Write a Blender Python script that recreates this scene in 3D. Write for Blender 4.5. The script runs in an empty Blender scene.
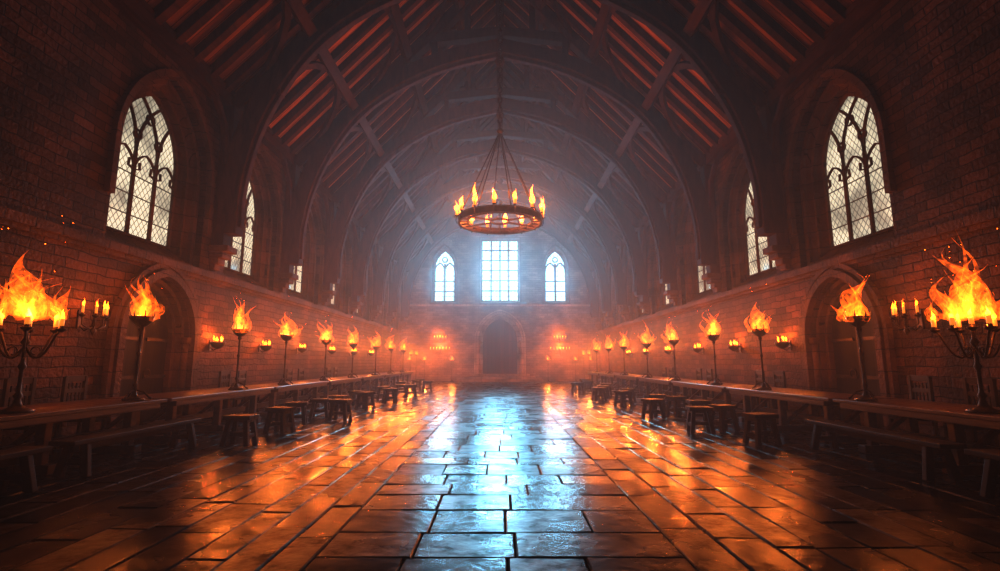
import bpy, math, random
from mathutils import Vector, Matrix
random.seed(7)
HW=7.5; YB=38.0; YF=-3.0; WT=8.5; RIDGE=16.5
SL=(RIDGE-WT)/HW
scene=bpy.context.scene

# ------------------------------------------------------------ materials
def new_mat(name):
    m=bpy.data.materials.new(name); m.use_nodes=True
    nt=m.node_tree; b=nt.nodes.get('Principled BSDF')
    return m,nt,b
def N(nt,t,**kw):
    n=nt.nodes.new(t)
    for k,v in kw.items(): setattr(n,k,v)
    return n
def ramp(nt,stops):
    r=N(nt,'ShaderNodeValToRGB'); e=r.color_ramp.elements
    while len(e)<len(stops): e.new(0.5)
    for i,(p,c) in enumerate(stops):
        e[i].position=p; e[i].color=(*c,1)
    return r
def stone_mat(name,axes,c1,c2,mortar,scale=1.0,bw=0.46,rh=0.17):
    m,nt,b=new_mat(name); L=nt.links
    geo=N(nt,'ShaderNodeNewGeometry'); sep=N(nt,'ShaderNodeSeparateXYZ'); cmb=N(nt,'ShaderNodeCombineXYZ')
    L.new(geo.outputs['Position'],sep.inputs[0])
    L.new(sep.outputs[axes[0]],cmb.inputs[0]); L.new(sep.outputs[axes[1]],cmb.inputs[1])
    wn=N(nt,'ShaderNodeTexNoise'); wn.inputs['Scale'].default_value=2.5; L.new(geo.outputs['Position'],wn.inputs['Vector'])
    mx=N(nt,'ShaderNodeMixRGB',blend_type='ADD'); mx.inputs[0].default_value=0.09
    L.new(cmb.outputs[0],mx.inputs[1]); L.new(wn.outputs['Color'],mx.inputs[2])
    br=N(nt,'ShaderNodeTexBrick'); L.new(mx.outputs[0],br.inputs['Vector'])
    br.inputs['Scale'].default_value=scale; br.inputs['Brick Width'].default_value=bw; br.inputs['Row Height'].default_value=rh
    br.inputs['Mortar Size'].default_value=0.011; br.inputs['Mortar Smooth'].default_value=0.5; br.inputs['Bias'].default_value=-0.1
    br.inputs['Color1'].default_value=(*c1,1); br.inputs['Color2'].default_value=(*c2,1); br.inputs['Mortar'].default_value=(*mortar,1)
    n1=N(nt,'ShaderNodeTexNoise'); n1.inputs['Scale'].default_value=0.9; n1.inputs['Detail'].default_value=8; L.new(geo.outputs['Position'],n1.inputs['Vector'])
    r1=ramp(nt,[(0.3,(0.25,0.24,0.23)),(0.7,(1.35,1.2,1.15))]); L.new(n1.outputs['Fac'],r1.inputs[0])
    mu=N(nt,'ShaderNodeMixRGB',blend_type='MULTIPLY'); mu.inputs[0].default_value=1
    L.new(br.outputs['Color'],mu.inputs[1]); L.new(r1.outputs[0],mu.inputs[2]); L.new(mu.outputs[0],b.inputs['Base Color'])
    b.inputs['Roughness'].default_value=0.75; b.inputs['Specular IOR Level'].default_value=0.15
    n2=N(nt,'ShaderNodeTexNoise'); n2.inputs['Scale'].default_value=14; n2.inputs['Detail'].default_value=6; L.new(geo.outputs['Position'],n2.inputs['Vector'])
    sub=N(nt,'ShaderNodeMath',operation='MULTIPLY_ADD'); sub.inputs[1].default_value=-1.0; L.new(br.outputs['Fac'],sub.inputs[0]); L.new(n2.outputs['Fac'],sub.inputs[2])
    bp=N(nt,'ShaderNodeBump'); bp.inputs['Strength'].default_value=1.0; bp.inputs['Distance'].default_value=0.045
    L.new(sub.outputs[0],bp.inputs['Height']); L.new(bp.outputs[0],b.inputs['Normal'])
    return m
def wood_mat(name,c1,c2,stretch=(1,1,12),rough=0.55,scale=6,planks=None,bump=0.4,spec=0.15):
    m,nt,b=new_mat(name); L=nt.links
    geo=N(nt,'ShaderNodeNewGeometry'); mp=N(nt,'ShaderNodeMapping'); mp.inputs['Scale'].default_value=(1/stretch[0],1/stretch[1],1/stretch[2])
    L.new(geo.outputs['Position'],mp.inputs['Vector'])
    n=N(nt,'ShaderNodeTexNoise'); n.inputs['Scale'].default_value=scale; n.inputs['Detail'].default_value=8; n.inputs['Roughness'].default_value=0.65; n.inputs['Distortion'].default_value=0.6
    L.new(mp.outputs[0],n.inputs['Vector'])
    r=ramp(nt,[(0.3,c1),(0.72,c2)]); L.new(n.outputs['Fac'],r.inputs[0])
    isl=N(nt,'ShaderNodeMapRange'); isl.inputs['To Min'].default_value=0.6; isl.inputs['To Max'].default_value=1.3
    L.new(geo.outputs['Random Per Island'],isl.inputs['Value'])
    mu=N(nt,'ShaderNodeMixRGB',blend_type='MULTIPLY'); mu.inputs[0].default_value=1
    L.new(r.outputs[0],mu.inputs[1]); L.new(isl.outputs[0],mu.inputs[2])
    col=mu.outputs[0]; h=n.outputs['Fac']
    if planks:
        ax,w=planks
        sep=N(nt,'ShaderNodeSeparateXYZ'); L.new(geo.outputs['Position'],sep.inputs[0])
        dv=N(nt,'ShaderNodeMath',operation='DIVIDE'); dv.inputs[1].default_value=w; L.new(sep.outputs[ax],dv.inputs[0])
        fr=N(nt,'ShaderNodeMath',operation='FRACT'); L.new(dv.outputs[0],fr.inputs[0])
        fl=N(nt,'ShaderNodeMath',operation='FLOOR'); L.new(dv.outputs[0],fl.inputs[0])
        wn=N(nt,'ShaderNodeTexWhiteNoise',noise_dimensions='1D'); L.new(fl.outputs[0],wn.inputs['W'])
        mr=N(nt,'ShaderNodeMapRange'); mr.inputs['To Min'].default_value=0.5; mr.inputs['To Max'].default_value=1.4; L.new(wn.outputs['Value'],mr.inputs['Value'])
        gp=N(nt,'ShaderNodeMath',operation='GREATER_THAN'); gp.inputs[1].default_value=0.07; L.new(fr.outputs[0],gp.inputs[0])
        m3=N(nt,'ShaderNodeMath',operation='MULTIPLY'); L.new(mr.outputs[0],m3.inputs[0]); L.new(gp.outputs[0],m3.inputs[1])
        m4=N(nt,'ShaderNodeMixRGB',blend_type='MULTIPLY'); m4.inputs[0].default_value=1; L.new(col,m4.inputs[1]); L.new(m3.outputs[0],m4.inputs[2]); col=m4.outputs[0]
        ad=N(nt,'ShaderNodeMath',operation='ADD'); L.new(h,ad.inputs[0]); L.new(gp.outputs[0],ad.inputs[1]); h=ad.outputs[0]
    L.new(col,b.inputs['Base Color']); b.inputs['Roughness'].default_value=rough; b.inputs['Specular IOR Level'].default_value=spec
    bp=N(nt,'ShaderNodeBump'); bp.inputs['Strength'].default_value=bump; bp.inputs['Distance'].default_value=0.02
    L.new(h,bp.inputs['Height']); L.new(bp.outputs[0],b.inputs['Normal'])
    return m

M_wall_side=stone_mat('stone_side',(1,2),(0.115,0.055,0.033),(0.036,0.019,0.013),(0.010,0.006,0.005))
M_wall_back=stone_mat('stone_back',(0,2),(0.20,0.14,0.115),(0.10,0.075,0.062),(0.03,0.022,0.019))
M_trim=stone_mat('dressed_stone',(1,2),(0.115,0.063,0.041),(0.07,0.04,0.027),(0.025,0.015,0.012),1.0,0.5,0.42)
M_trim_lit=stone_mat('dressed_stone_lit',(0,2),(0.36,0.26,0.21),(0.27,0.19,0.15),(0.05,0.04,0.03),1.0,0.5,0.42)  # dressed stone lightened so the back door surround looks lit; light put into colour
M_timber=wood_mat('oak_timber',(0.015,0.005,0.003),(0.08,0.027,0.012),(1,6,4),0.7,spec=0.05)
M_roof=wood_mat('roof_boards',(0.15,0.055,0.024),(0.46,0.175,0.075),(8,1,8),0.7,planks=(1,0.19),spec=0.05)
M_table=wood_mat('table_oak',(0.03,0.012,0.006),(0.15,0.056,0.024),(1,10,1),0.32,spec=0.4)
M_stool=wood_mat('stool_oak',(0.010,0.005,0.0035),(0.042,0.018,0.010),(1,6,2),0.45)
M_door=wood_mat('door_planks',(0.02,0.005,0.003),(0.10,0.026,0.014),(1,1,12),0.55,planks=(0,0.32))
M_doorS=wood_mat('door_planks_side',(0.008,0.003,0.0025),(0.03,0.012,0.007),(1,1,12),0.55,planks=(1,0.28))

def floor_mat():
    m,nt,b=new_mat('worn_flagstone'); L=nt.links
    geo=N(nt,'ShaderNodeNewGeometry')
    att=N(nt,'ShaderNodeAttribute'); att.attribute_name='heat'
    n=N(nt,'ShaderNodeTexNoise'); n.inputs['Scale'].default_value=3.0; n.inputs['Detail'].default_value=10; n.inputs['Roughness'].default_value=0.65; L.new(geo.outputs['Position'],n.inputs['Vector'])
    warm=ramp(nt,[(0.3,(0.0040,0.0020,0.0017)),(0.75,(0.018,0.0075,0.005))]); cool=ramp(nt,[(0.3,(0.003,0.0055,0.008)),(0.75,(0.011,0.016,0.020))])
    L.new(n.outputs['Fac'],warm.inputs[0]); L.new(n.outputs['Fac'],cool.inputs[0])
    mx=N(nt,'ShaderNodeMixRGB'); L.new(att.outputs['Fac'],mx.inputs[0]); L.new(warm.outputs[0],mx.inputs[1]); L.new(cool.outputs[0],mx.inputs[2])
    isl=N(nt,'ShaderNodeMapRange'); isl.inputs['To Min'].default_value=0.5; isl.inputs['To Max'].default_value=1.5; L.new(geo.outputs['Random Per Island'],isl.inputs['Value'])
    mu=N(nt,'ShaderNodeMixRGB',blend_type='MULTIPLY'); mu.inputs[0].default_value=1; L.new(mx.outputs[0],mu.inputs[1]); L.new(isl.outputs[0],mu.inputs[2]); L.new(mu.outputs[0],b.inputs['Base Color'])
    n2=N(nt,'ShaderNodeTexNoise'); n2.inputs['Scale'].default_value=1.7; n2.inputs['Detail'].default_value=6; L.new(geo.outputs['Position'],n2.inputs['Vector'])
    rr=N(nt,'ShaderNodeMapRange'); rr.inputs['From Min'].default_value=0.3; rr.inputs['From Max'].default_value=0.7; rr.inputs['To Min'].default_value=0.14; rr.inputs['To Max'].default_value=0.26
    ra=N(nt,'ShaderNodeMath',operation='MULTIPLY_ADD'); ra.inputs[1].default_value=0.12; L.new(geo.outputs['Random Per Island'],ra.inputs[0])
    L.new(n2.outputs['Fac'],rr.inputs['Value']); L.new(rr.outputs[0],ra.inputs[2]); L.new(ra.outputs[0],b.inputs['Roughness'])
    sp=N(nt,'ShaderNodeMapRange'); sp.inputs['From Min'].default_value=0.38; sp.inputs['From Max'].default_value=0.68; sp.inputs['To Min'].default_value=0.015; sp.inputs['To Max'].default_value=0.19
    n4=N(nt,'ShaderNodeTexNoise'); n4.inputs['Scale'].default_value=4.5; n4.inputs['Detail'].default_value=9; n4.inputs['Roughness'].default_value=0.7; L.new(geo.outputs['Position'],n4.inputs['Vector'])
    L.new(n4.outputs['Fac'],sp.inputs['Value']); L.new(sp.outputs[0],b.inputs['Specular IOR Level'])
    n3=N(nt,'ShaderNodeTexNoise'); n3.inputs['Scale'].default_value=11; n3.inputs['Detail'].default_value=7; n3.inputs['Roughness'].default_value=0.55; L.new(geo.outputs['Position'],n3.inputs['Vector'])
    bp=N(nt,'ShaderNodeBump'); bp.inputs['Strength'].default_value=0.4; bp.inputs['Distance'].default_value=0.014
    L.new(n3.outputs['Fac'],bp.inputs['Height']); L.new(bp.outputs[0],b.inputs['Normal'])
    return m
M_floor=floor_mat()
m,nt,b=new_mat('grout'); b.inputs['Base Color'].default_value=(0.003,0.0025,0.0025,1); b.inputs['Roughness'].default_value=0.9; b.inputs['Specular IOR Level'].default_value=0.05; M_grout=m
def iron():
    m,nt,b=new_mat('wrought_iron'); L=nt.links
    n=N(nt,'ShaderNodeTexNoise'); n.inputs['Scale'].default_value=25
    r=ramp(nt,[(0.3,(0.02,0.013,0.01)),(0.7,(0.06,0.036,0.025))]); L.new(n.outputs['Fac'],r.inputs[0]); L.new(r.outputs[0],b.inputs['Base Color'])
    b.inputs['Metallic'].default_value=0.8; b.inputs['Roughness'].default_value=0.45
    return m
M_iron=iron()
m,nt,b=new_mat('candle_wax_glow'); b.inputs['Base Color'].default_value=(0.5,0.30,0.14,1); b.inputs['Roughness'].default_value=0.5
b.inputs['Emission Color'].default_value=(1,0.33,0.05,1); b.inputs['Emission Strength'].default_value=1.0; M_wax_glow=m  # wax is no source; emission paints in the glow of its flame
def fire(name,base,tip):
    m=bpy.data.materials.new(name); m.use_nodes=True; nt=m.node_tree; nt.nodes.clear(); L=nt.links
    out=N(nt,'ShaderNodeOutputMaterial'); em=N(nt,'ShaderNodeEmission'); tr=N(nt,'ShaderNodeBsdfTransparent'); ad=N(nt,'ShaderNodeAddShader')
    att=N(nt,'ShaderNodeAttribute'); att.attribute_name='heat'
    r=ramp(nt,[(0.0,(1,0.16,0.01)),(0.35,(1,0.32,0.045)),(0.8,(1,0.55,0.18)),(1,(1,0.52,0.17))]); L.new(att.outputs['Fac'],r.inputs[0])
    geo=N(nt,'ShaderNodeNewGeometry'); ns=N(nt,'ShaderNodeTexNoise'); ns.inputs['Scale'].default_value=7; ns.inputs['Detail'].default_value=3; ns.inputs['Distortion'].default_value=1.5
    L.new(geo.outputs['Position'],ns.inputs['Vector'])
    mn=N(nt,'ShaderNodeMapRange'); mn.inputs['From Min'].default_value=0.38; mn.inputs['From Max'].default_value=0.65; mn.inputs['To Min'].default_value=0.2; mn.inputs['To Max'].default_value=1.6; L.new(ns.outputs['Fac'],mn.inputs['Value'])
    pw=N(nt,'ShaderNodeMath',operation='POWER'); pw.inputs[1].default_value=1.3; L.new(att.outputs['Fac'],pw.inputs[0])
    ml=N(nt,'ShaderNodeMath',operation='MULTIPLY_ADD'); ml.inputs[1].default_value=base-tip; ml.inputs[2].default_value=tip; L.new(pw.outputs[0],ml.inputs[0])
    m2=N(nt,'ShaderNodeMath',operation='MULTIPLY'); L.new(ml.outputs[0],m2.inputs[0]); L.new(mn.outputs[0],m2.inputs[1])
    L.new(r.outputs[0],em.inputs['Color']); L.new(m2.outputs[0],em.inputs['Strength'])
    L.new(em.outputs[0],ad.inputs[0]); L.new(tr.outputs[0],ad.inputs[1]); L.new(ad.outputs[0],out.inputs['Surface'])
    try: m.cycles.emission_sampling='NONE'
    except Exception: pass
    return m
M_fire=fire('torch_fire',12.0,0.55)
M_cfire=fire('candle_fire',42.0,9.0)
def glass_mat(name,axes,col1,col2,strength,pitch=0.16,diamond=True):
    m=bpy.data.materials.new(name); m.use_nodes=True; nt=m.node_tree; L=nt.links
    b=nt.nodes['Principled BSDF']
    geo=N(nt,'ShaderNodeNewGeometry'); sep=N(nt,'ShaderNodeSeparateXYZ'); L.new(geo.outputs['Position'],sep.inputs[0])
    a,c=sep.outputs[axes[0]],sep.outputs[axes[1]]
    def lin(k1,k2):
        x=N(nt,'ShaderNodeMath',operation='MULTIPLY'); x.inputs[1].default_value=k1/pitch; L.new(a,x.inputs[0])
        y=N(nt,'ShaderNodeMath',operation='MULTIPLY_ADD'); y.inputs[1].default_value=k2/pitch; L.new(c,y.inputs[0]); L.new(x.outputs[0],y.inputs[2])
        f=N(nt,'ShaderNodeMath',operation='FRACT'); L.new(y.outputs[0],f.inputs[0])
        g=N(nt,'ShaderNodeMath',operation='GREATER_THAN'); g.inputs[1].default_value=0.17; L.new(f.outputs[0],g.inputs[0]); return g
    g1,g2=(lin(0.8,0.6),lin(-0.8,0.6)) if diamond else (lin(1,0),lin(0,0.7))
    mm=N(nt,'ShaderNodeMath',operation='MULTIPLY'); L.new(g1.outputs[0],mm.inputs[0]); L.new(g2.outputs[0],mm.inputs[1])
    n=N(nt,'ShaderNodeTexNoise'); n.inputs['Scale'].default_value=1.3; n.inputs['Detail'].default_value=5; L.new(geo.outputs['Position'],n.inputs['Vector'])
    r=ramp(nt,[(0.36,col2),(0.6,col1)]); L.new(n.outputs['Fac'],r.inputs[0])
    st=N(nt,'ShaderNodeMath',operation='MULTIPLY_ADD'); st.inputs[1].default_value=strength*0.7; st.inputs[2].default_value=strength*0.3; L.new(mm.outputs[0],st.inputs[0])
    L.new(r.outputs[0],b.inputs['Emission Color']); L.new(st.outputs[0],b.inputs['Emission Strength'])
    b.inputs['Base Color'].default_value=(0.05,0.05,0.05,1); b.inputs['Roughness'].default_value=0.2
    return m
M_glassS=glass_mat('leaded_glass',(1,2),(1.0,0.90,0.67),(0.38,0.36,0.28),1.3,0.12)
M_glassB=glass_mat('bright_leaded_glass',(0,2),(0.55,0.85,1.0),(0.45,0.75,0.92),3.0,0.28,False)

# ------------------------------------------------------------ mesh builder
class MB:
    def __init__(s): s.v=[];s.f=[];s.mi=[];s.sm=[];s.h=[];s.mats=[]
    def mid(s,m):
        if m not in s.mats: s.mats.append(m)
        return s.mats.index(m)
    def add(s,vs,fs,m,smooth=False,heat=None):
        o=len(s.v); k=s.mid(m)
        s.v+= [tuple(v) for v in vs]; s.h+= (heat if isinstance(heat,list) else [heat or 0.0]*len(vs))
        for f in fs: s.f.append(tuple(i+o for i in f)); s.mi.append(k); s.sm.append(smooth)
    def box(s,c,sz,m,rot=None):
        c=Vector(c); hx,hy,hz=[a/2 for a in sz]
        vs=[Vector((x,y,z)) for x in(-hx,hx) for y in(-hy,hy) for z in(-hz,hz)]
        if rot is not None: vs=[rot@v for v in vs]
        s.add([v+c for v in vs],[(0,1,3,2),(4,6,7,5),(0,4,5,1),(2,3,7,6),(0,2,6,4),(1,5,7,3)],m)
    def beam(s,p,q,w,h,m,up=(0,0,1)):
        p=Vector(p);q=Vector(q);t=(q-p).normalized();u=Vector(up)
        sd=t.cross(u)
        if sd.length<1e-4: sd=t.cross(Vector((1,0,0)))
        sd.normalize(); u=sd.cross(t)
        vs=[]
        for e in(p,q):
            for a,b in((-1,-1),(1,-1),(1,1),(-1,1)): vs.append(e+sd*a*w/2+u*b*h/2)
        s.add(vs,[(3,2,1,0),(4,5,6,7),(0,1,5,4),(1,2,6,5),(2,3,7,6),(3,0,4,7)],m)
    def sweep(s,pts,W,t,w,m,closed=False):
        pts=[Vector(p) for p in pts]; W=Vector(W).normalized(); n=len(pts); vs=[]
        for i,p in enumerate(pts):
            if closed: T=pts[(i+1)%n]-pts[i-1]
            else: T=pts[min(i+1,n-1)]-pts[max(i-1,0)]
            T.normalize(); Nn=T.cross(W).normalized()
            for a,b in((-1,-1),(1,-1),(1,1),(-1,1)): vs.append(p+Nn*a*t/2+W*b*w/2)
        fs=[]
        for i in range(n if closed else n-1):
            j=(i+1)%n
            for k in range(4):
                l=(k+1)%4; fs.append((i*4+k,i*4+l,j*4+l,j*4+k))
        if not closed: fs+=[(3,2,1,0),tuple((n-1)*4+k for k in range(4))]
        s.add(vs,fs,m)
    def tube(s,pts,r,m,n=8,closed=False,heat=None):
        pts=[Vector(p) for p in pts]; N_=len(pts); vs=[];hh=[]
        ref=Vector((0.13,0.97,0.21))
        for i,p in enumerate(pts):
            if closed: T=pts[(i+1)%N_]-pts[i-1]
            else: T=pts[min(i+1,N_-1)]-pts[max(i-1,0)]
            T.normalize()
            rr=ref if abs(T.dot(ref))<0.95 else Vector((1,0,0))
            A=T.cross(rr).normalized(); B=T.cross(A)
            ri=r[i] if isinstance(r,list) else r
            for k in range(n):
                a=2*math.pi*k/n; vs.append(p+(A*math.cos(a)+B*math.sin(a))*ri); hh.append(heat[i] if heat else 0.0)
        fs=[]
        for i in range(N_ if closed else N_-1):
            j=(i+1)%N_
            for k in range(n):
                l=(k+1)%n; fs.append((i*n+k,i*n+l,j*n+l,j*n+k))
        if not closed: fs+=[tuple(range(n-1,-1,-1)),tuple((N_-1)*n+k for k in range(n))]
        s.add(vs,fs,m,True,hh)
    def lathe(s,prof,c,m,n=16):
        c=Vector(c); vs=[]
        for r,z in prof:
            for k in range(n):
                a=2*math.pi*k/n; vs.append(c+Vector((r*math.cos(a),r*math.sin(a),z)))
        fs=[]
        for i in range(len(prof)-1):
            for k in range(n):
                l=(k+1)%n; fs.append((i*n+k,i*n+l,(i+1)*n+l,(i+1)*n+k))
        fs+=[tuple(range(n-1,-1,-1)),tuple((len(prof)-1)*n+k for k in range(n))]
        s.add(vs,fs,m,True)
    def tongue(s,base,h,R,lean,m,wob=0.25,n=8,heat0=1.0):
        base=Vector(base); K=14; pts=[];rs=[];hh=[]
        ph=random.uniform(0,6.28); ph2=random.uniform(0,6.28); fr=random.uniform(4,7)
        for i in range(K):
            t=i/(K-1)
            ox=lean[0]*t**1.5+wob*R*2.0*t*math.sin(ph+fr*t); oy=lean[1]*t**1.5+wob*R*2.0*t*math.sin(ph2+fr*t)
            pts.append(base+Vector((ox,oy,h*t)))
            rs.append(max(0.002,R*(math.sin(math.pi*min(1,(t*0.85+0.12))**0.75))*(1-t)**0.7*(1+0.25*math.sin(ph+9*t))))
            hh.append(heat0*max(0,(1-t))**0.9)
        s.tube(pts,rs,m,n,False,hh)
    def obj(s,name,bevel=0,parent=None,coll=None):
        me=bpy.data.meshes.new(name); me.from_pydata(s.v,[],s.f); 
        for mt in s.mats: me.materials.append(mt)
        me.polygons.foreach_set('material_index',s.mi); me.polygons.foreach_set('use_smooth',s.sm)
        a=me.attributes.new('heat','FLOAT','POINT'); a.data.foreach_set('value',s.h); me.update()
        o=bpy.data.objects.new(name,me); scene.collection.objects.link(o)
        if bevel:
            b=o.modifiers.new('bevel','BEVEL'); b.width=bevel; b.segments=2; b.limit_method='ANGLE'
        if parent: o.parent=parent
        return o
def inst(src,name,loc,rotz=0,scale=(1,1,1)):
    o=bpy.data.objects.new(name,src.data); scene.collection.objects.link(o); o.location=loc; o.rotation_euler=(0,0,rotz); o.scale=scale
    for md in src.modifiers:
        b=o.modifiers.new('bevel','BEVEL'); b.width=md.width; b.segments=2; b.limit_method='ANGLE'
    return o
FIRE=(1.0,0.25,0.04)
def lamp(parent,loc,power,r=0.05,name='flame_light',color=FIRE):
    l=bpy.data.lights.new(name,'POINT'); l.energy=power; l.color=color; l.shadow_soft_size=r
    o=bpy.data.objects.new(name,l); scene.collection.objects.link(o); o.parent=parent; o.location=loc
    return o

# ------------------------------------------------------------ arch profiles & walls
def arch(a,spring,apex,n=14):
    r=apex-spring; R=(a*a+r*r)/(2*a); cx=a-R
    th=math.asin(min(1,r/R)) if cx<=0 else math.pi-math.asin(min(1,r/R))
    right=[(cx+R*math.cos(th*i/n),spring+R*math.sin(th*i/n)) for i in range(n+1)]
    left=[(-x,z) for x,z in reversed(right[:-1])]
    return right+left
def prof(a,z0,spring,apex,n=14):
    return [(-a,z0),(a,z0)]+arch(a,spring,apex,n)
def rectprof(a,z0,z1): return [(-a,z0),(a,z0),(a,z1),(-a,z1)]
def sheet(name,outer,holes,P,thick,mat):
    cu=bpy.data.curves.new(name,'CURVE'); cu.dimensions='2D'; cu.fill_mode='BOTH'; cu.extrude=thick/2
    for pl in [outer]+holes:
        sp=cu.splines.new('POLY'); sp.points.add(len(pl)-1)
        for i,(u,z) in enumerate(pl): sp.points[i].co=(u,z,0,1)
        sp.use_cyclic_u=True
    o=bpy.data.objects.new('tmp',cu); scene.collection.objects.link(o)
    dg=bpy.context.evaluated_depsgraph_get(); me=bpy.data.meshes.new_from_object(o.evaluated_get(dg))
    bpy.data.objects.remove(o)
    for v in me.vertices: v.co=P(v.co.x,v.co.y,v.co.z+thick/2)
    me.materials.clear(); me.materials.append(mat); me.name=name
    for p in me.polygons: p.material_index=0; p.use_smooth=False
    ob=bpy.data.objects.new(name,me); scene.collection.objects.link(ob); return ob
def PS(s,y0=0): return lambda u,z,d: Vector((s*(HW+d),y0+u,z))
def PB(x0=0): return lambda u,z,d: Vector((x0+u,YB+d,z))

WY=[10.75+4.1*i for i in range(7)]
TY=[4.6,12.8]+[12.8+4.1*i for i in range(1,7)]
BIG=dict(a=1.5,z0=3.72,spring=5.75,apex=7.85); SM=dict(a=1.02,z0=4.1,spring=5.95,apex=7.5)
def shift(pl,u): return [(a+u,b) for a,b in pl]
DOORY=11.0
for s,nm in((-1,'wall_left'),(1,'wall_right')):
    holes=[shift(prof(**BIG),y) for y in WY]+[shift(prof(1.1,0.0,1.95,3.25),DOORY)]
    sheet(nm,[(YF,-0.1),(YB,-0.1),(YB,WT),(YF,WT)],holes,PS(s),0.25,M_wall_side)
BD=dict(a=1.6,z0=0.51,spring=3.0,apex=5.0)
bh=[prof(**BD),rectprof(1.5,5.9,10.9),shift(prof(0.95,5.9,8.6,10.3),-4.3),shift(prof(0.95,5.9,8.6,10.3),4.3)]
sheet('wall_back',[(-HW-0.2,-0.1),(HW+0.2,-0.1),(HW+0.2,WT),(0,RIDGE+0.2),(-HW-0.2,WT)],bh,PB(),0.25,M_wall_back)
sheet('wall_front',[(-HW-0.2,-0.1),(HW+0.2,-0.1),(HW+0.2,WT),(0,RIDGE+0.2),(-HW-0.2,WT)],[],lambda u,z,d:Vector((u,YF-d,z)),0.25,M_wall_back)

def loft(mb,levels,P,m):
    n=len(levels[0][0]); vs=[]
    for pl,d in levels: vs+=[P(u,z,d) for u,z in pl]
    fs=[]
    for i in range(len(levels)-1):
        for k in range(n):
            l=(k+1)%n; fs.append((i*n+k,i*n+l,(i+1)*n+l,(i+1)*n+k))
    mb.add(vs,fs,m)
def fan(mb,pl,P,d,m,cz):
    vs=[P(0,cz,d)]+[P(u,z,d) for u,z in pl]; n=len(pl)
    mb.add(vs,[(0,1+i,1+(i+1)%n) for i in range(n)],m)
def window_side(P,Wd,idx,simple=False):
    mb=MB(); 
    mid=dict(a=1.36,z0=3.82,spring=5.78,apex=7.74)
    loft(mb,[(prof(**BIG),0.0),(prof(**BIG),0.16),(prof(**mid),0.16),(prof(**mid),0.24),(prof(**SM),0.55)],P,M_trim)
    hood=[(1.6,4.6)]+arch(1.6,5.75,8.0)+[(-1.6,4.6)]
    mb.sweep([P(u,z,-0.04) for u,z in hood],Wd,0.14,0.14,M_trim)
    ins=[(1.22,3.95)]+arch(1.22,5.85,7.63)+[(-1.22,3.95)]
    mb.sweep([P(u,z,0.36) for u,z in ins],Wd,0.08,0.09,M_trim)
    fan(mb,prof(**SM),P,0.54,M_glassS,5.8)
    D=0.50
    mb.sweep([P(u,z,D) for u,z in prof(**SM)],Wd,0.08,0.07,M_trim,True)
    a=SM['a']; q=a/3; S0=SM['spring']; r=SM['apex']-S0; R=(a*a+r*r)/(2*a); cx=a-R
    # mullions running into intersecting tracery
    for u in(-q,q): mb.sweep([P(u,SM['z0'],D),P(u,S0,D)],Wd,0.065,0.06,M_trim)
    for sh in(2*q,4*q):
        for sg in(-1,1):
            pts=[]
            for i in range(40):
                th=i*0.03; x=cx+R*math.cos(th); z=S0+R*math.sin(th); xs=x-sh
                lim=cx+math.sqrt(max(0,R*R-(z-S0)**2))
                if z>SM['apex'] or abs(xs)>lim: break
                pts.append(P(sg*xs,z,D))
            if len(pts)>2: mb.sweep(pts,Wd,0.05,0.05,M_trim)
    # cusped lancet heads and pierced circles
    for cu_ in(-2*q,0,2*q):
        mb.sweep([P(cu_+u,z,D) for u,z in arch(q,S0-0.42,S0+0.05,8)],Wd,0.035,0.05,M_trim)
        for sg in(-1,1): mb.sweep([P(cu_+sg*q*0.95,S0-0.38,D),P(cu_+sg*q*0.5,S0-0.34,D),P(cu_+sg*q*0.55,S0-0.18,D)],Wd,0.03,0.05,M_trim)
    for cu_,cz,rr_ in((-q,S0+0.42,0.11),(q,S0+0.42,0.11),(0,S0+0.92,0.12)):
        mb.sweep([P(cu_+rr_*math.cos(t*math.pi/5),cz+rr_*math.sin(t*math.pi/5),D) for t in range(10)],Wd,0.03,0.05,M_trim,True)
    for z in(4.55,5.0,5.45): mb.sweep([P(-a,z,0.52),P(a,z,0.52)],Wd,0.018,0.02,M_iron)
    mb.obj('window_%d'%idx)
k=1
for s in(-1,1):
    for y in WY:
        window_side(PS(s,y),(1,0,0),k); k+=1
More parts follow.
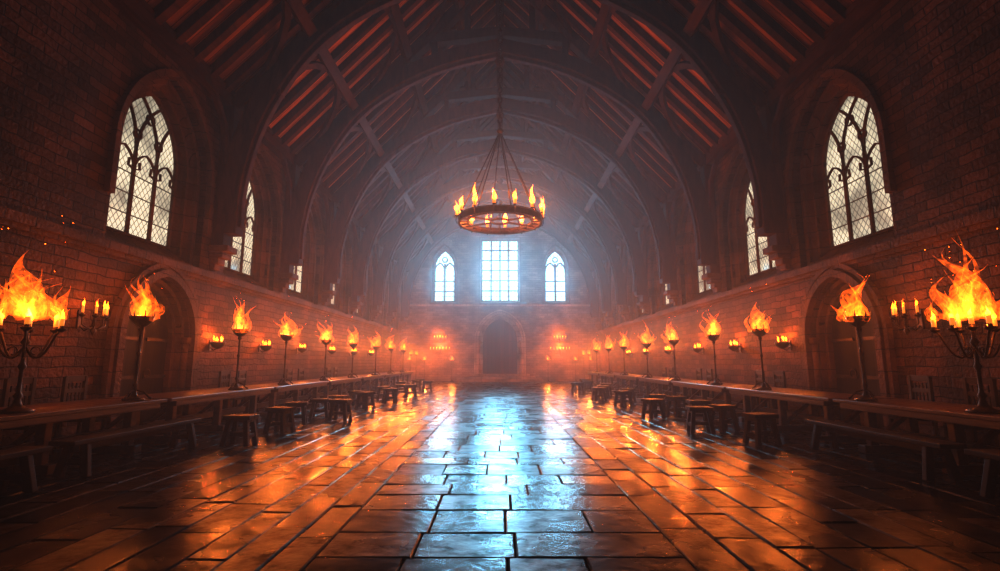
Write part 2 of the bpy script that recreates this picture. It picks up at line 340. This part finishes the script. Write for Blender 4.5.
def window_back(x0,rect,idx):
    mb=MB(); P=PB(x0); Wd=(0,1,0); ML=M_wall_back
    if rect:
        loft(mb,[(rectprof(1.5,5.9,10.9),0.0),(rectprof(1.5,5.9,10.9),0.25),(rectprof(1.36,6.05,10.8),0.5)],P,ML)
        mb.add([P(u,z,0.49) for u,z in rectprof(1.36,6.05,10.8)],[(0,1,2,3)],M_glassB)
        mb.sweep([P(-1.38,6.05,0.4),P(1.38,6.05,0.4)],Wd,0.1,0.12,M_trim)
        for u in(-0.68,0,0.68): mb.sweep([P(u,6.05,0.40),P(u,10.8,0.40)],Wd,0.14,0.08,M_trim)
        for z in(6.85,7.65,8.45,9.25,10.05): mb.sweep([P(-1.36,z,0.40),P(1.36,z,0.40)],Wd,0.10,0.08,M_trim)
        mb.sweep([P(-1.6,5.8,-0.04),P(1.6,5.8,-0.04)],Wd,0.14,0.2,M_trim)
        mb.sweep([P(-1.58,5.9,-0.03),P(-1.58,11.0,-0.03),P(1.58,11.0,-0.03),P(1.58,5.9,-0.03)],Wd,0.12,0.12,M_trim)
    else:
        b_=prof(0.95,5.9,8.6,10.3); s_=prof(0.78,6.05,8.6,10.0)
        loft(mb,[(b_,0.0),(b_,0.25),(s_,0.5)],P,ML); fan(mb,s_,P,0.49,M_glassB,8)
        mb.sweep([P(u,z,0.40) for u,z in s_],Wd,0.09,0.08,M_trim,True)
        mb.sweep([P(0,6.05,0.40),P(0,9.0,0.40)],Wd,0.16,0.08,M_trim)
        for c in(-0.39,0.39): mb.sweep([P(c+u,z,0.40) for u,z in arch(0.39,8.4,9.05,8)],Wd,0.11,0.08,M_trim)
        mb.sweep([P(0.2*math.cos(t*math.pi/6),9.3+0.2*math.sin(t*math.pi/6),0.40) for t in range(12)],Wd,0.08,0.08,M_trim,True)
        for z in(6.8,7.6): mb.sweep([P(-0.78,z,0.40),P(0.78,z,0.40)],Wd,0.10,0.06,M_trim)
        mb.sweep([P(u,z,-0.03) for u,z in [(1.02,5.9)]+arch(1.02,8.6,10.42)+[(-1.02,5.9)]],Wd,0.12,0.12,M_trim)
        mb.sweep([P(-1.1,5.82,-0.03),P(1.1,5.82,-0.03)],Wd,0.12,0.18,M_trim)
    o=mb.obj('window_%d'%idx)
    # cold daylight entering through this window
    l=bpy.data.lights.new('daylight','AREA'); l.shape='RECTANGLE'
    l.size,l.size_y=(2.6,4.6) if rect else (1.4,3.2)
    l.energy=1650 if rect else 430; l.color=(0.27,0.70,1.0); l.spread=math.radians(75)
    lo=bpy.data.objects.new('daylight',l); scene.collection.objects.link(lo); lo.parent=o
    lo.location=(x0,YB+0.46,8.42 if rect else 7.75); lo.rotation_euler=(math.radians(-90-2),0,0)
window_back(0,True,k); window_back(-4.3,False,k+1); window_back(4.3,False,k+2)

# doors
def door(P,Wd,idx,a,z0,spring,apex,depth,mdoor,orders,ms=None):
    mb=MB(); ms=ms or M_trim
    big=prof(a,z0,spring,apex); lv=[(big,0.0),(big,0.12)]
    aa,ap=a,apex; d=0.12
    for i in range(orders):
        aa-=0.1; ap-=0.1; lv.append((prof(aa,z0,spring,ap),d)); d+=0.14; lv.append((prof(aa,z0,spring,ap),d))
    loft(mb,lv,P,ms)
    fan(mb,prof(aa+0.02,z0,spring,ap+0.02),P,d-0.02,mdoor,spring*0.6)
    for off,t,pd in((0.10,0.16,-0.06),(0.28,0.10,-0.03)):
        mb.sweep([P(u,z,pd) for u,z in [(a+off,z0)]+arch(a+off,spring,apex+off*1.1)+[(-a-off,z0)]],Wd,t,0.16,ms)
    for sg in(-1,1):
        mb.tube([P(sg*(a-0.03),z0,0.05),P(sg*(a-0.03),spring,0.05)],0.07,ms)
        for zz,rr in((z0+0.1,0.12),(spring-0.05,0.12)): mb.tube([P(sg*(a-0.03),zz-0.08,0.05),P(sg*(a-0.03),zz+0.08,0.05)],rr,ms)
    dd=d-0.06
    mb.sweep([P(0,z0,dd),P(0,ap-0.05,dd)],Wd,0.05,0.05,M_iron)
    for z in(z0+0.45,(z0+spring)/2+0.1,spring-0.05):
        for sg in(-1,1):
            mb.sweep([P(sg*aa*0.97,z,dd),P(sg*0.15,z,dd)],Wd,0.07,0.03,M_iron)
    mb.sweep([P(0.22+0.1*math.cos(t*math.pi/5),z0+1.15+0.1*math.sin(t*math.pi/5),dd-0.03) for t in range(10)],Wd,0.025,0.025,M_iron,True)
    return mb.obj('door_%d'%idx)
door(PB(0),(0,1,0),1,1.6,0.515,3.0,5.0,0.5,M_door,3,M_trim_lit)
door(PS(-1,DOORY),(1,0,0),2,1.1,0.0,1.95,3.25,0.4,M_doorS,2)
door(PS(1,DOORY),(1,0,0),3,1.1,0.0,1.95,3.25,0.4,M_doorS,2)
mb=MB()
for i,(w,dp) in enumerate(((6.2,1.7),(5.2,1.2),(4.4,0.7))):
    mb.box((0,YB-dp/2-0.005,0.085+i*0.17),(w,dp,0.17),M_trim_lit)
mb.obj('stone_steps',0.02)
n=1
for s in(-1,1):
    mb=MB()
    mb.sweep([(s*(HW-0.06),YF,3.6),(s*(HW-0.06),YB,3.6)],(0,0,1),0.14,0.16,M_trim)
    mb.sweep([(s*(HW-0.03),YF,3.48),(s*(HW-0.03),YB,3.48)],(0,0,1),0.07,0.08,M_trim); mb.obj('trim_%d'%n); n+=1
    mb=MB(); mb.box((s*(HW-0.05),(YF+9.6)/2,0.15),(0.1,9.6-YF,0.3),M_trim); mb.box((s*(HW-0.05),(YB+12.4)/2,0.15),(0.1,YB-12.4,0.3),M_trim)
    mb.obj('baseboard_left' if s<0 else 'baseboard_right')
mb=MB(); mb.box((0,YB-0.06,5.68),(2*HW,0.12,0.14),M_trim_lit); mb.obj('trim_%d'%n)

# ------------------------------------------------------------ floor
mb=MB()
def slab(x0,x1,y0,y1,cool):
    g=0.006; b=0.01; z=random.uniform(-0.004,0.003); tx=random.uniform(-0.004,0.004); ty=random.uniform(-0.004,0.004)
    x0+=g;x1-=g;y0+=g;y1-=g
    lo=[(x0,y0,-0.05),(x1,y0,-0.05),(x1,y1,-0.05),(x0,y1,-0.05)]
    md=[(x,y,z-0.012) for x,y,_ in lo]
    hi=[(x0+b,y0+b,z-tx-ty),(x1-b,y0+b,z+tx-ty),(x1-b,y1-b,z+tx+ty),(x0+b,y1-b,z-tx+ty)]
    vs=lo+md+hi; fs=[(8,9,10,11)]
    for o in(0,4):
        for k in range(4): fs.append((o+k,o+(k+1)%4,o+4+(k+1)%4,o+4+k))
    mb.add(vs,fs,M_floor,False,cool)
y=YF
while y<YB:
    d=random.uniform(0.45,0.7); y2=min(y+d,YB) if y+d<YB-0.3 else YB
    cuts=[-1.35]; 
    while cuts[-1]<1.35-0.6: cuts.append(cuts[-1]+random.uniform(0.5,0.95))
    if 1.35-cuts[-1]<0.4: cuts[-1]=1.35
    else: cuts.append(1.35)
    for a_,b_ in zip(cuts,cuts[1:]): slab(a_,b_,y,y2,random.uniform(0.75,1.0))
    y=y2
for s in(-1,1):
    x=1.35
    while x<HW-0.01:
        w=random.uniform(0.28,0.42); x2=x+w if x+w<HW-0.25 else HW
        y=YF-random.uniform(0,0.6)
        while y<YB-0.01:
            l=random.uniform(0.6,1.2); y2=y+l if y+l<YB-0.4 else YB
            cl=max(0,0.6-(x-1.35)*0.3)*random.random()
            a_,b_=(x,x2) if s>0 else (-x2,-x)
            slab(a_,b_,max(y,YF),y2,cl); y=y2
        x=x2
mb.add([(-HW-0.2,YF-0.2,-0.03),(HW+0.2,YF-0.2,-0.03),(HW+0.2,YB+0.2,-0.03),(-HW-0.2,YB+0.2,-0.03)],[(0,1,2,3)],M_grout)
mb.obj('floor')

# ------------------------------------------------------------ roof
mb=MB()
TYA=[4.6+4.1*i for i in range(9)]
for s in(-1,1):
    x0,z0,x1,z1=s*(HW+0.25),WT-0.25*SL,0,RIDGE
    t=0.12
    vs=[(x0,YF-0.2,z0),(x0,YB+0.2,z0),(x1,YB+0.2,z1),(x1,YF-0.2,z1),(x0,YF-0.2,z0+t),(x0,YB+0.2,z0+t),(x1,YB+0.2,z1+t),(x1,YF-0.2,z1+t)]
    mb.add(vs,[(0,1,2,3),(7,6,5,4),(0,4,5,1),(1,5,6,2),(3,2,6,7),(0,3,7,4)],M_roof)
    nrm=Vector((-s*SL,0,-1)).normalized()
    y=YF+0.3
    while y<YB:
        p=Vector((s*HW,y,WT))+nrm*0.1; q=Vector((0.0,y,RIDGE))+nrm*0.1
        mb.beam(p,q,0.19,0.22,M_timber,up=nrm); y+=0.683
    for f in(0.27,0.52,0.77):
        x=s*HW*(1-f); z=WT+f*(RIDGE-WT); c=Vector((x,0,z))+nrm*0.30
        mb.beam((c.x,YF,c.z),(c.x,YB,c.z),0.30,0.30,M_timber,up=nrm)
    mb.box((s*(HW-0.12),(YF+YB)/2,WT-0.12),(0.3,YB-YF,0.28),M_timber)
    mb.box((s*(HW-0.18),(YF+YB)/2,WT+0.1),(0.2,YB-YF,0.14),M_timber)
    def RP(f,y): 
        return Vector((s*HW*(1-f),y,WT+f*(RIDGE-WT)))+nrm*0.26
    for y0,y1 in zip(TYA,TYA[1:]):
        for f0,f1 in((0.02,0.27),(0.27,0.52),(0.52,0.77)):
            for ya,yb in((y0,(y0+y1)/2),(y1,(y0+y1)/2)):
                pts=[]
                for i in range(7):
                    t=i/6; pts.append(RP(f0+(f1-f0)*math.sin(t*math.pi/2),ya+(yb-ya)*(1-math.cos(t*math.pi/2))))
                mb.sweep(pts,nrm,0.20,0.12,M_timber)
mb.box((0,(YF+YB)/2,RIDGE-0.25),(0.25,YB-YF,0.4),M_timber)
mb.obj('ceiling')

def cat(P,n=6):
    out=[]; Q=[P[0]]+P+[P[-1]]
    for i in range(1,len(Q)-2):
        for k in range(n):
            t=k/n; a,b,c,d=[Vector(q) for q in Q[i-1:i+3]]
            out.append(0.5*((2*b)+(c-a)*t+(2*a-5*b+4*c-d)*t*t+(3*b-a-3*c+d)*t**3))
    out.append(Vector(P[-1])); return out
mb=MB()
for s in(-1,1):
    mb.box((s*(HW-0.18),0,(4.35+WT)/2),(0.32,0.38,WT-4.35),M_timber)
    arc=cat([(s*7.12,0,4.7),(s*7.08,0,6.2),(s*6.62,0,8.1),(s*5.55,0,10.0),(s*4.15,0,11.3),(s*2.2,0,12.3),(0,0,12.85)])
    mb.sweep(arc,(0,1,0),0.52,0.40,M_timber)
    arc2=cat([(s*6.86,0,4.9),(s*6.82,0,6.2),(s*6.36,0,7.97),(s*5.34,0,9.76),(s*4.0,0,10.99),(s*2.08,0,11.97),(0,0,12.52)])
    mb.sweep(arc2,(0,1,0),0.14,0.18,M_timber)
    nrm=Vector((-s*SL,0,-1)).normalized()
    mb.beam(Vector((s*(HW-0.1),0,WT))+nrm*0.3,Vector((0,0,RIDGE))+nrm*0.3,0.40,0.40,M_timber,up=nrm)
    mb.beam((s*2.9,0,13.1),(0,0,13.45),0.32,0.36,M_timber)
    for (xa,za),(xb,zb) in (((6.7,8.1),(7.1,8.6)),((5.6,10.0),(6.3,9.5)),((4.2,11.4),(4.7,11.3)),((2.4,12.4),(2.4,13.7)),((1.2,13.2),(1.2,14.9))):
        mb.beam((s*xa,0,za),(s*xb,0,zb),0.22,0.22,M_timber,up=(0,1,0))
    mb.beam((s*7.4,0,8.35),(s*6.0,0,8.75),0.28,0.26,M_timber)
    for q in(-1,1):
        mb.sweep([Vector((s*(HW-0.2),q*0.17,6.6)),Vector((s*(HW-0.2),q*0.35,7.6)),Vector((s*(HW-0.2),q*0.9,8.2)),Vector((s*(HW-0.2),q*1.5,8.35))],(1,0,0),0.16,0.14,M_timber)
    for i,(w,z) in enumerate(((0.5,4.3),(0.36,4.14),(0.24,3.98),(0.14,3.84))):
        mb.box((s*(HW-w/2),0,z),(w,0.5-0.08*i,0.16),M_trim)
mb.box((0,0,14.7),(0.30,0.32,3.0),M_timber)
mb.lathe([(0.0,0),(0.12,0.05),(0.2,0.2),(0.14,0.35),(0.2,0.42)],(0,0,12.1),M_timber,8)
tr=mb.obj('roof_truss',0.02); tr.location=(0,TY[0],0)
for y in TY[1:]: inst(tr,'roof_truss',(0,y,0))

# ------------------------------------------------------------ furniture
def table_mesh():
    mb=MB(); Lh=1.95
    for i in range(5): mb.box((-0.48+0.24*i,0,0.765),(0.232,2*Lh,0.06),M_table)
    for x in(-0.56,0.56): mb.box((x,0,0.70),(0.05,2*Lh-0.3,0.10),M_table)
    for y in(-1.5,0,1.5):
        mb.box((0,y,0.68),(1.0,0.12,0.08),M_table); mb.box((0,y,0.06),(1.0,0.16,0.12),M_table)
        for x in(-0.32,0.32): mb.box((x,y,0.38),(0.13,0.11,0.56),M_table)
        mb.beam((-0.3,y,0.14),(0.3,y,0.62),0.07,0.08,M_table,up=(0,1,0))
    mb.box((0,0,0.3),(0.09,3.4,0.12),M_table)
    return mb
XT=6.15
src=table_mesh().obj('dining_table',0.012)
ty=[2.6+4.0*i for i in range(8)]
first=True
for s in(-1,1):
    for y in ty:
        if first: src.location=(s*XT,y,0); first=False
        else: inst(src,'dining_table',(s*XT,y,0))
def bench_mesh(L):
    mb=MB()
    mb.box((0,0,0.43),(0.32,L,0.06),M_stool); mb.box((0,0,0.35),(0.05,L-0.3,0.1),M_stool)
    for y in(-L/2+0.25,L/2-0.25):
        for s in(-1,1): mb.beam((s*0.09,y,0.41),(s*0.17,y+0.04*(1 if y>0 else -1),0.0),0.1,0.07,M_stool,up=(0,1,0))
        mb.box((0,y,0.18),(0.26,0.06,0.07),M_stool)
    return mb
bs=bench_mesh(2.6).obj('long_bench',0.01); bs.location=(-5.25,4.6,0)
for x,y in((5.25,4.4),(5.25,7.3),(-5.25,7.5),(-7.05,4.5),(7.05,4.5)): inst(bs,'long_bench',(x,y,0))
mb=MB()
for i in range(2): mb.box((0,-0.09+0.18*i,0.465),(0.46,0.175,0.07),M_stool)
mb.box((0,0,0.41),(0.38,0.06,0.05),M_stool)
for sx in(-1,1):
    mb.box((sx*0.15,0,0.41),(0.07,0.32,0.06),M_stool)
    for sy in(-1,1): mb.beam((sx*0.14,sy*0.11,0.44),(sx*0.20,sy*0.16,0.0),0.075,0.075,M_stool,up=(0,1,0))
    mb.beam((sx*0.18,-0.15,0.16),(sx*0.18,0.15,0.16),0.045,0.07,M_stool)
mb.box((0,0,0.18),(0.36,0.05,0.07),M_stool)
st=mb.obj('wooden_stool',0.008); st.location=(-4.45,8.85,0)
rnd=random.Random(3)
for s,ys in((-1,((4.4,10.3),(3.85,12.4),(4.55,13.0),(4.0,15.2),(4.6,16.4),(3.8,17.6),(4.4,19.2),(4.1,21.2),(4.5,23.2),(4.2,25.6),(4.4,28),(4.6,11.6),(4.5,14.3),(3.6,20.5),(3.4,23.8))),
            (1,((4.5,8.9),(4.0,10.3),(4.6,11.9),(3.85,12.9),(4.5,14.6),(3.9,16.2),(4.5,18.0),(4.0,19.8),(4.5,21.6),(4.1,23.8),(4.4,26.4),(4.6,13.3),(3.6,18.6),(4.6,10.6),(3.4,22.4)))):
    for x,y in ys: inst(st,'wooden_stool',(s*x,y,0),rnd.uniform(-0.5,0.5),(1,1,rnd.uniform(0.95,1.05)))
mb=MB()
mb.box((0,0,0.45),(0.48,0.46,0.05),M_stool)
for x in(-0.21,0.21):
    mb.box((x,-0.2,0.22),(0.055,0.055,0.44),M_stool); mb.box((x,0.205,0.58),(0.055,0.055,1.16),M_stool)
    mb.box((x,0,0.15),(0.035,0.38,0.04),M_stool); mb.box((x,0,0.66),(0.05,0.42,0.035),M_stool); mb.box((x,-0.18,0.56),(0.045,0.045,0.2),M_stool)
for z in(1.12,0.92,0.62): mb.box((0,0.205,z),(0.4,0.03,0.07 if z<1.1 else 0.1),M_stool)
for x in(-0.12,-0.04,0.04,0.12): mb.box((x,0.205,0.8),(0.035,0.02,0.5),M_stool)
mb.box((0,-0.2,0.2),(0.38,0.035,0.05),M_stool)
ch=mb.obj('high_back_chair',0.006); ch.location=(-7.05,7.7,0); ch.rotation_euler=(0,0,math.pi/2)
for s,ys in((-1,(8.7,13.4,14.3,17.5,18.5,21.5,22.4)),(1,(7.7,8.8,13.2,14.2,17.6,18.5,21.5,22.4))):
    for y in ys: inst(ch,'high_back_chair',(s*7.05,y,0),-s*math.pi/2+rnd.uniform(-.05,.05))

# ------------------------------------------------------------ fire holders
def bigflame(mb,c,h,w,leanx,n=9,m=None):
    m=m or M_fire; c=Vector(c)
    for i in range(n):
        a=random.uniform(0,6.28); rr=random.uniform(0,w*0.5); f=1-0.5*rr/(w*0.5)
        hh=h*random.uniform(0.45,1.0)*f
        mb.tongue(c+Vector((rr*math.cos(a),rr*math.sin(a),random.uniform(-0.03,0.02))),hh,w*random.uniform(0.10,0.20),(leanx*random.uniform(0.3,1.4)+0.4*rr*math.cos(a)+random.uniform(-.3,.3)*w,random.uniform(-.3,.3)*w),m,wob=0.8,n=7)
    mb.tongue(c,h*0.75,w*0.44,(leanx*0.5,0),m,wob=0.4,heat0=1.0)
    mb.tongue(c,h*0.5,w*0.36,(leanx*0.3,0),m,wob=0.3,heat0=1.0)
def embers(mb,c,n,R,H):
    for i in range(n):
        p=Vector(c)+Vector((random.gauss(0,R),random.gauss(0,R*0.7),random.uniform(0,H))); r=random.uniform(0.002,0.004)
        mb.tube([p,p+Vector((r*random.uniform(-1,1),0,r*2.5))],r,M_cfire,4,heat=[0.05,0.05])
def torch(x,y,z,lean,power,scale=1.0,n=10):
    mb=MB()
    mb.lathe([(0.0,0),(0.15,0.0),(0.155,0.02),(0.1,0.045),(0.05,0.07),(0.03,0.12),(0.022,0.2),(0.04,0.24),(0.022,0.28),(0.018,0.7),(0.036,0.74),(0.018,0.78),(0.017,1.08),(0.045,1.12),(0.03,1.16),(0.10,1.2),(0.16,1.27),(0.175,1.33),(0.155,1.335),(0.0,1.25)],(0,0,0),M_iron,16)
    for k in range(3):
        a=k*2.094+0.5; d=Vector((math.cos(a),math.sin(a),0))
        mb.tube([d*0.03+Vector((0,0,0.16)),d*0.12+Vector((0,0,0.13)),d*0.19+Vector((0,0,0.05)),d*0.23+Vector((0,0,0.023))],[0.014,0.014,0.013,0.02],M_iron)
    for k in range(8):
        a=k*math.pi/4; d=Vector((math.cos(a),math.sin(a),0))
        mb.tube([d*0.155+Vector((0,0,1.28)),d*0.195+Vector((0,0,1.36)),d*0.18+Vector((0,0,1.42))],[0.012,0.01,0.004],M_iron,5)
    bigflame(mb,(0,0,1.28),0.9*scale,0.48*scale,lean,n)
    embers(mb,(lean*0.5,0,1.5),5,0.2,0.9)
    o=mb.obj('torch_stand'); o.location=(x,y,z)
    lamp(o,(lean*0.15,0,1.44),power,0.06); return o
PW=250
TT=0.797
for s in(-1,1):
    for i,y in enumerate((8.1,11.2,13.65,16.8,19.9,23.6,26.9,30.3)):
        torch(s*5.8,y,TT,random.uniform(-0.12,0.16)*(1 if s>0 else -1)-0.03*s,PW*(0.34,0.62,0.85,1,1.1,1.2,1.3,1.4)[i],1.0 if i<4 else 1.15,10 if i<4 else 5)
def candle(mb,p,h=0.16,r=0.022,fh=0.1,fr=0.022,m=None):
    p=Vector(p)
    mb.lathe([(0.0,0),(0.02,-0.03),(0.055,0.0),(0.058,0.015),(0.03,0.016),(0.026,0.05),(0.0,0.05)],p,M_iron,10)
    mb.lathe([(r,0.012),(r,h),(r*0.7,h+0.006),(0.0,h)],p,M_wax_glow,8)
    mb.tongue(p+Vector((0,0,h)),fh,fr,(random.uniform(-.015,.015),0),m or M_cfire,wob=0.2,n=6)
def candelabrum(x,y,z):
    mb=MB(); H=1.02
    mb.lathe([(0.0,0),(0.17,0.0),(0.175,0.025),(0.1,0.05),(0.05,0.09),(0.03,0.16),(0.05,0.2),(0.024,0.24),(0.02,0.5),(0.045,0.55),(0.022,0.6),(0.02,0.8),(0.05,0.84),(0.02,0.9),(0.02,H)],(0,0,0),M_iron,16)
    cups=[(0,0,H)]
    for k in range(6):
        a=k*math.pi/3+0.2; d=Vector((math.cos(a),math.sin(a),0)); R=0.36 if k%2==0 else 0.3
        pts=[d*(R*t)+Vector((0,0,0.80-0.16*math.sin(math.pi*min(t*1.15,1))+0.2*t**3)) for t in [i/8 for i in range(9)]]
        mb.tube(pts,0.014,M_iron,6)
        sc=[d*(0.12+0.05*math.cos(t))+Vector((0,0,0.74+0.05*math.sin(t))) for t in [i*0.6 for i in range(9)]]
        mb.tube(sc,0.008,M_iron,5)
        cups.append(tuple(d*R+Vector((0,0,1.0))))
    for c in cups:
        candle(mb,c,0.14,0.026,0.12,0.03)
    for c in cups:
        bigflame(mb,Vector(c)+Vector((0,0,0.13)),random.uniform(0.3,0.6),0.2,random.uniform(-0.15,0.05),2)
    bigflame(mb,(0,0,1.15),1.1,0.5,-0.12,11)
    embers(mb,(0,0,1.4),14,0.3,1.1)
    o=mb.obj('candelabrum'); o.location=(x,y,z)
    lamp(o,(0,0,1.36),PW*0.2,0.06)
candelabrum(-5.85,6.2,TT); candelabrum(5.85,6.2,TT)
def wall_candelabrum(loc,rot,power,n=5,w=0.3):
    mb=MB()
    mb.box((0.016,0,0),(0.03,0.12,0.34),M_iron)
    mb.tube([(0.02,0,-0.12),(0.12,0,-0.2),(0.24,0,-0.12),(0.26,0,0.0)],0.016,M_iron)
    mb.lathe([(0.0,-0.3),(0.02,-0.26),(0.05,-0.2),(0.02,-0.14),(0.02,0.1),(0.04,0.13),(0.0,0.16)],(0.27,0,0),M_iron,10)
    for k in range(n):
        t=(k/(n-1)-0.5)*2; yy=t*w; bend=0.1*(1-t*t)
        mb.tube([(0.27,0,-0.15),(0.27+0.05*(1-abs(t)),yy*0.5,-0.2+0.04),(0.27+bend,yy*0.95,-0.1),(0.27+bend,yy,0.04)],0.012,M_iron,6)
        candle(mb,(0.27+bend,yy,0.05),0.17,0.02,0.13,0.027)
    o=mb.obj('wall_candelabrum'); o.location=loc; o.rotation_euler=(0,0,rot)
    lamp(o,(0.33,0,0.36),power,0.04)
def sconce(loc,rot,power):
    mb=MB()
    mb.box((0.013,0,-0.02),(0.025,0.1,0.26),M_iron)
    mb.tube([(0.02,0,-0.08),(0.1,0,-0.15),(0.2,0,-0.1)],0.014,M_iron)
    mb.lathe([(0.0,-0.12),(0.05,-0.11),(0.14,-0.05),(0.18,0.02),(0.19,0.05),(0.175,0.05),(0.0,-0.03)],(0.21,0,0),M_iron,16)
    for k in range(5):
        a=k*1.257; candle(mb,(0.21+0.1*math.cos(a),0.1*math.sin(a),0.02),0.07+0.03*(k%2),0.018,0.12,0.027)
    o=mb.obj('wall_sconce'); o.location=loc; o.rotation_euler=(0,0,rot)
    lamp(o,(0.26,0,0.24),power,0.04)
for s in(-1,1):
    r=0 if s<0 else math.pi
    wall_candelabrum((s*HW,8.9,2.15),r,34,4,0.27)
    for i,y in enumerate((13.0,15.7,18.6,21.9,25.2,28.6)): sconce((s*HW,y,1.85),r,70+5*i)
for s in(-1,1):
    wall_candelabrum((s*4.5,YB,2.2),-math.pi/2,190,7,0.7)
    wall_candelabrum((s*4.5,YB,3.05),-math.pi/2,120,5,0.42)
def floor_stand(x,y,h,power):
    mb=MB()
    mb.lathe([(0.0,0),(0.16,0),(0.16,0.03),(0.05,0.07),(0.025,0.15),(0.02,h*0.5),(0.045,h*0.53),(0.02,h*0.56),(0.02,h-0.1),(0.09,h-0.03),(0.1,h),(0.0,h)],(0,0,0.004),M_iron,12)
    bigflame(mb,(0,0,h),0.5,0.3,0,4)
    o=mb.obj('candle_stand'); o.location=(x,y,0); lamp(o,(0,0,h+0.12),power,0.05)
for s in(-1,1):
    for x in(3.5,5.5,6.6): floor_stand(s*x,YB-1.1,1.55,250)
    for y in(32.9,35.0): floor_stand(s*5.8,y,1.9,280)

# chandelier
mb=MB(); R=1.33
def ring(r,z,t,w):
    mb.sweep([(r*math.cos(a*math.pi/32),r*math.sin(a*math.pi/32),z) for a in range(64)],(0,0,1),t,w,M_iron,True)
ring(R,0.0,0.05,0.16); ring(R,0.1,0.08,0.025); ring(R,-0.09,0.08,0.025); ring(R*0.78,-0.02,0.04,0.06); ring(0.3,-0.02,0.04,0.06)
for k in range(24):
    a=k*math.pi/12; d=Vector((math.cos(a),math.sin(a),0))
    mb.beam(d*R*0.78+Vector((0,0,-0.02)),d*R*1.0+Vector((0,0,-0.02)),0.03,0.05,M_iron)
for k in range(6):
    a=k*math.pi/3+math.pi/6; d=Vector((math.cos(a),math.sin(a),0))
    mb.beam(d*0.3+Vector((0,0,-0.02)),d*R*0.78+Vector((0,0,-0.02)),0.04,0.05,M_iron)
for k in range(14):
    a=k*2*math.pi/14+0.1; d=Vector((math.cos(a),math.sin(a),0))
    mb.tube([d*R+Vector((0,0,-0.08)),d*(R+0.07)+Vector((0,0,-0.12)),d*(R+0.1)+Vector((0,0,-0.04)),d*(R+0.09)+Vector((0,0,0.1))],0.016,M_iron,6)
    candle(mb,d*(R+0.08)+Vector((0,0,0.13)),0.16,0.045,0.34 if k%3 else 0.58,0.09)
top=Vector((0,0,3.1))
def chain(p,q,r,link):
    p=Vector(p);q=Vector(q);L=(q-p).length;T=(q-p).normalized();n=int(L/(link*0.75))
    A=T.cross(Vector((0.3,0.9,0.1))).normalized();B=T.cross(A)
    for i in range(n):
        c=p+T*L*(i+0.5)/n; S=A if i%2 else B
        mb.tube([c+T*(link/2)*math.cos(t*math.pi/4)+S*(link*0.3)*math.sin(t*math.pi/4) for t in range(8)],r,M_iron,5,True)
for k in range(8):
    a=k*math.pi/4+0.25; d=Vector((math.cos(a),math.sin(a),0))
    mb.tube([d*R+Vector((0,0,0.1)),top],0.02,M_iron,6)
mb.lathe([(0.0,-0.12),(0.08,-0.06),(0.13,0.0),(0.08,0.07),(0.03,0.16),(0.0,0.18)],top,M_iron,12)
CHZ=5.95
chain(top+Vector((0,0,0.12)),Vector((0,0,RIDGE-0.4-CHZ)),0.03,0.24)
ch_o=mb.obj('chandelier'); ch_o.location=(0,15.8,CHZ)
for k in range(7):
    a=k*2*math.pi/7+0.1; lamp(ch_o,((R+0.08)*math.cos(a),(R+0.08)*math.sin(a),0.50),190,0.04)

# world: dim outside sky + smoky air as a homogeneous scattering medium
w=bpy.data.worlds.new('world'); scene.world=w; w.use_nodes=True; nt=w.node_tree
nt.nodes['Background'].inputs[0].default_value=(0.05,0.09,0.14,1); nt.nodes['Background'].inputs[1].default_value=0.3
vsn=N(nt,'ShaderNodeVolumeScatter'); vsn.inputs['Color'].default_value=(0.95,0.95,0.98,1); vsn.inputs['Density'].default_value=0.0090; vsn.inputs['Anisotropy'].default_value=0.5
nt.links.new(vsn.outputs[0],nt.nodes['World Output'].inputs['Volume'])
cam=bpy.data.cameras.new('camera'); co=bpy.data.objects.new('camera',cam); scene.collection.objects.link(co)
cam.sensor_width=36; cam.lens=18; cam.clip_start=0.05; cam.clip_end=200
co.location=(0,0,1.4); co.rotation_euler=(math.radians(90+8.7),0,0); scene.camera=co
scene.view_settings.view_transform='Standard'
scene.view_settings.exposure=-0.18
scene.view_settings.gamma=0.74
try: scene.cycles.transparent_max_bounces=40
except Exception: pass
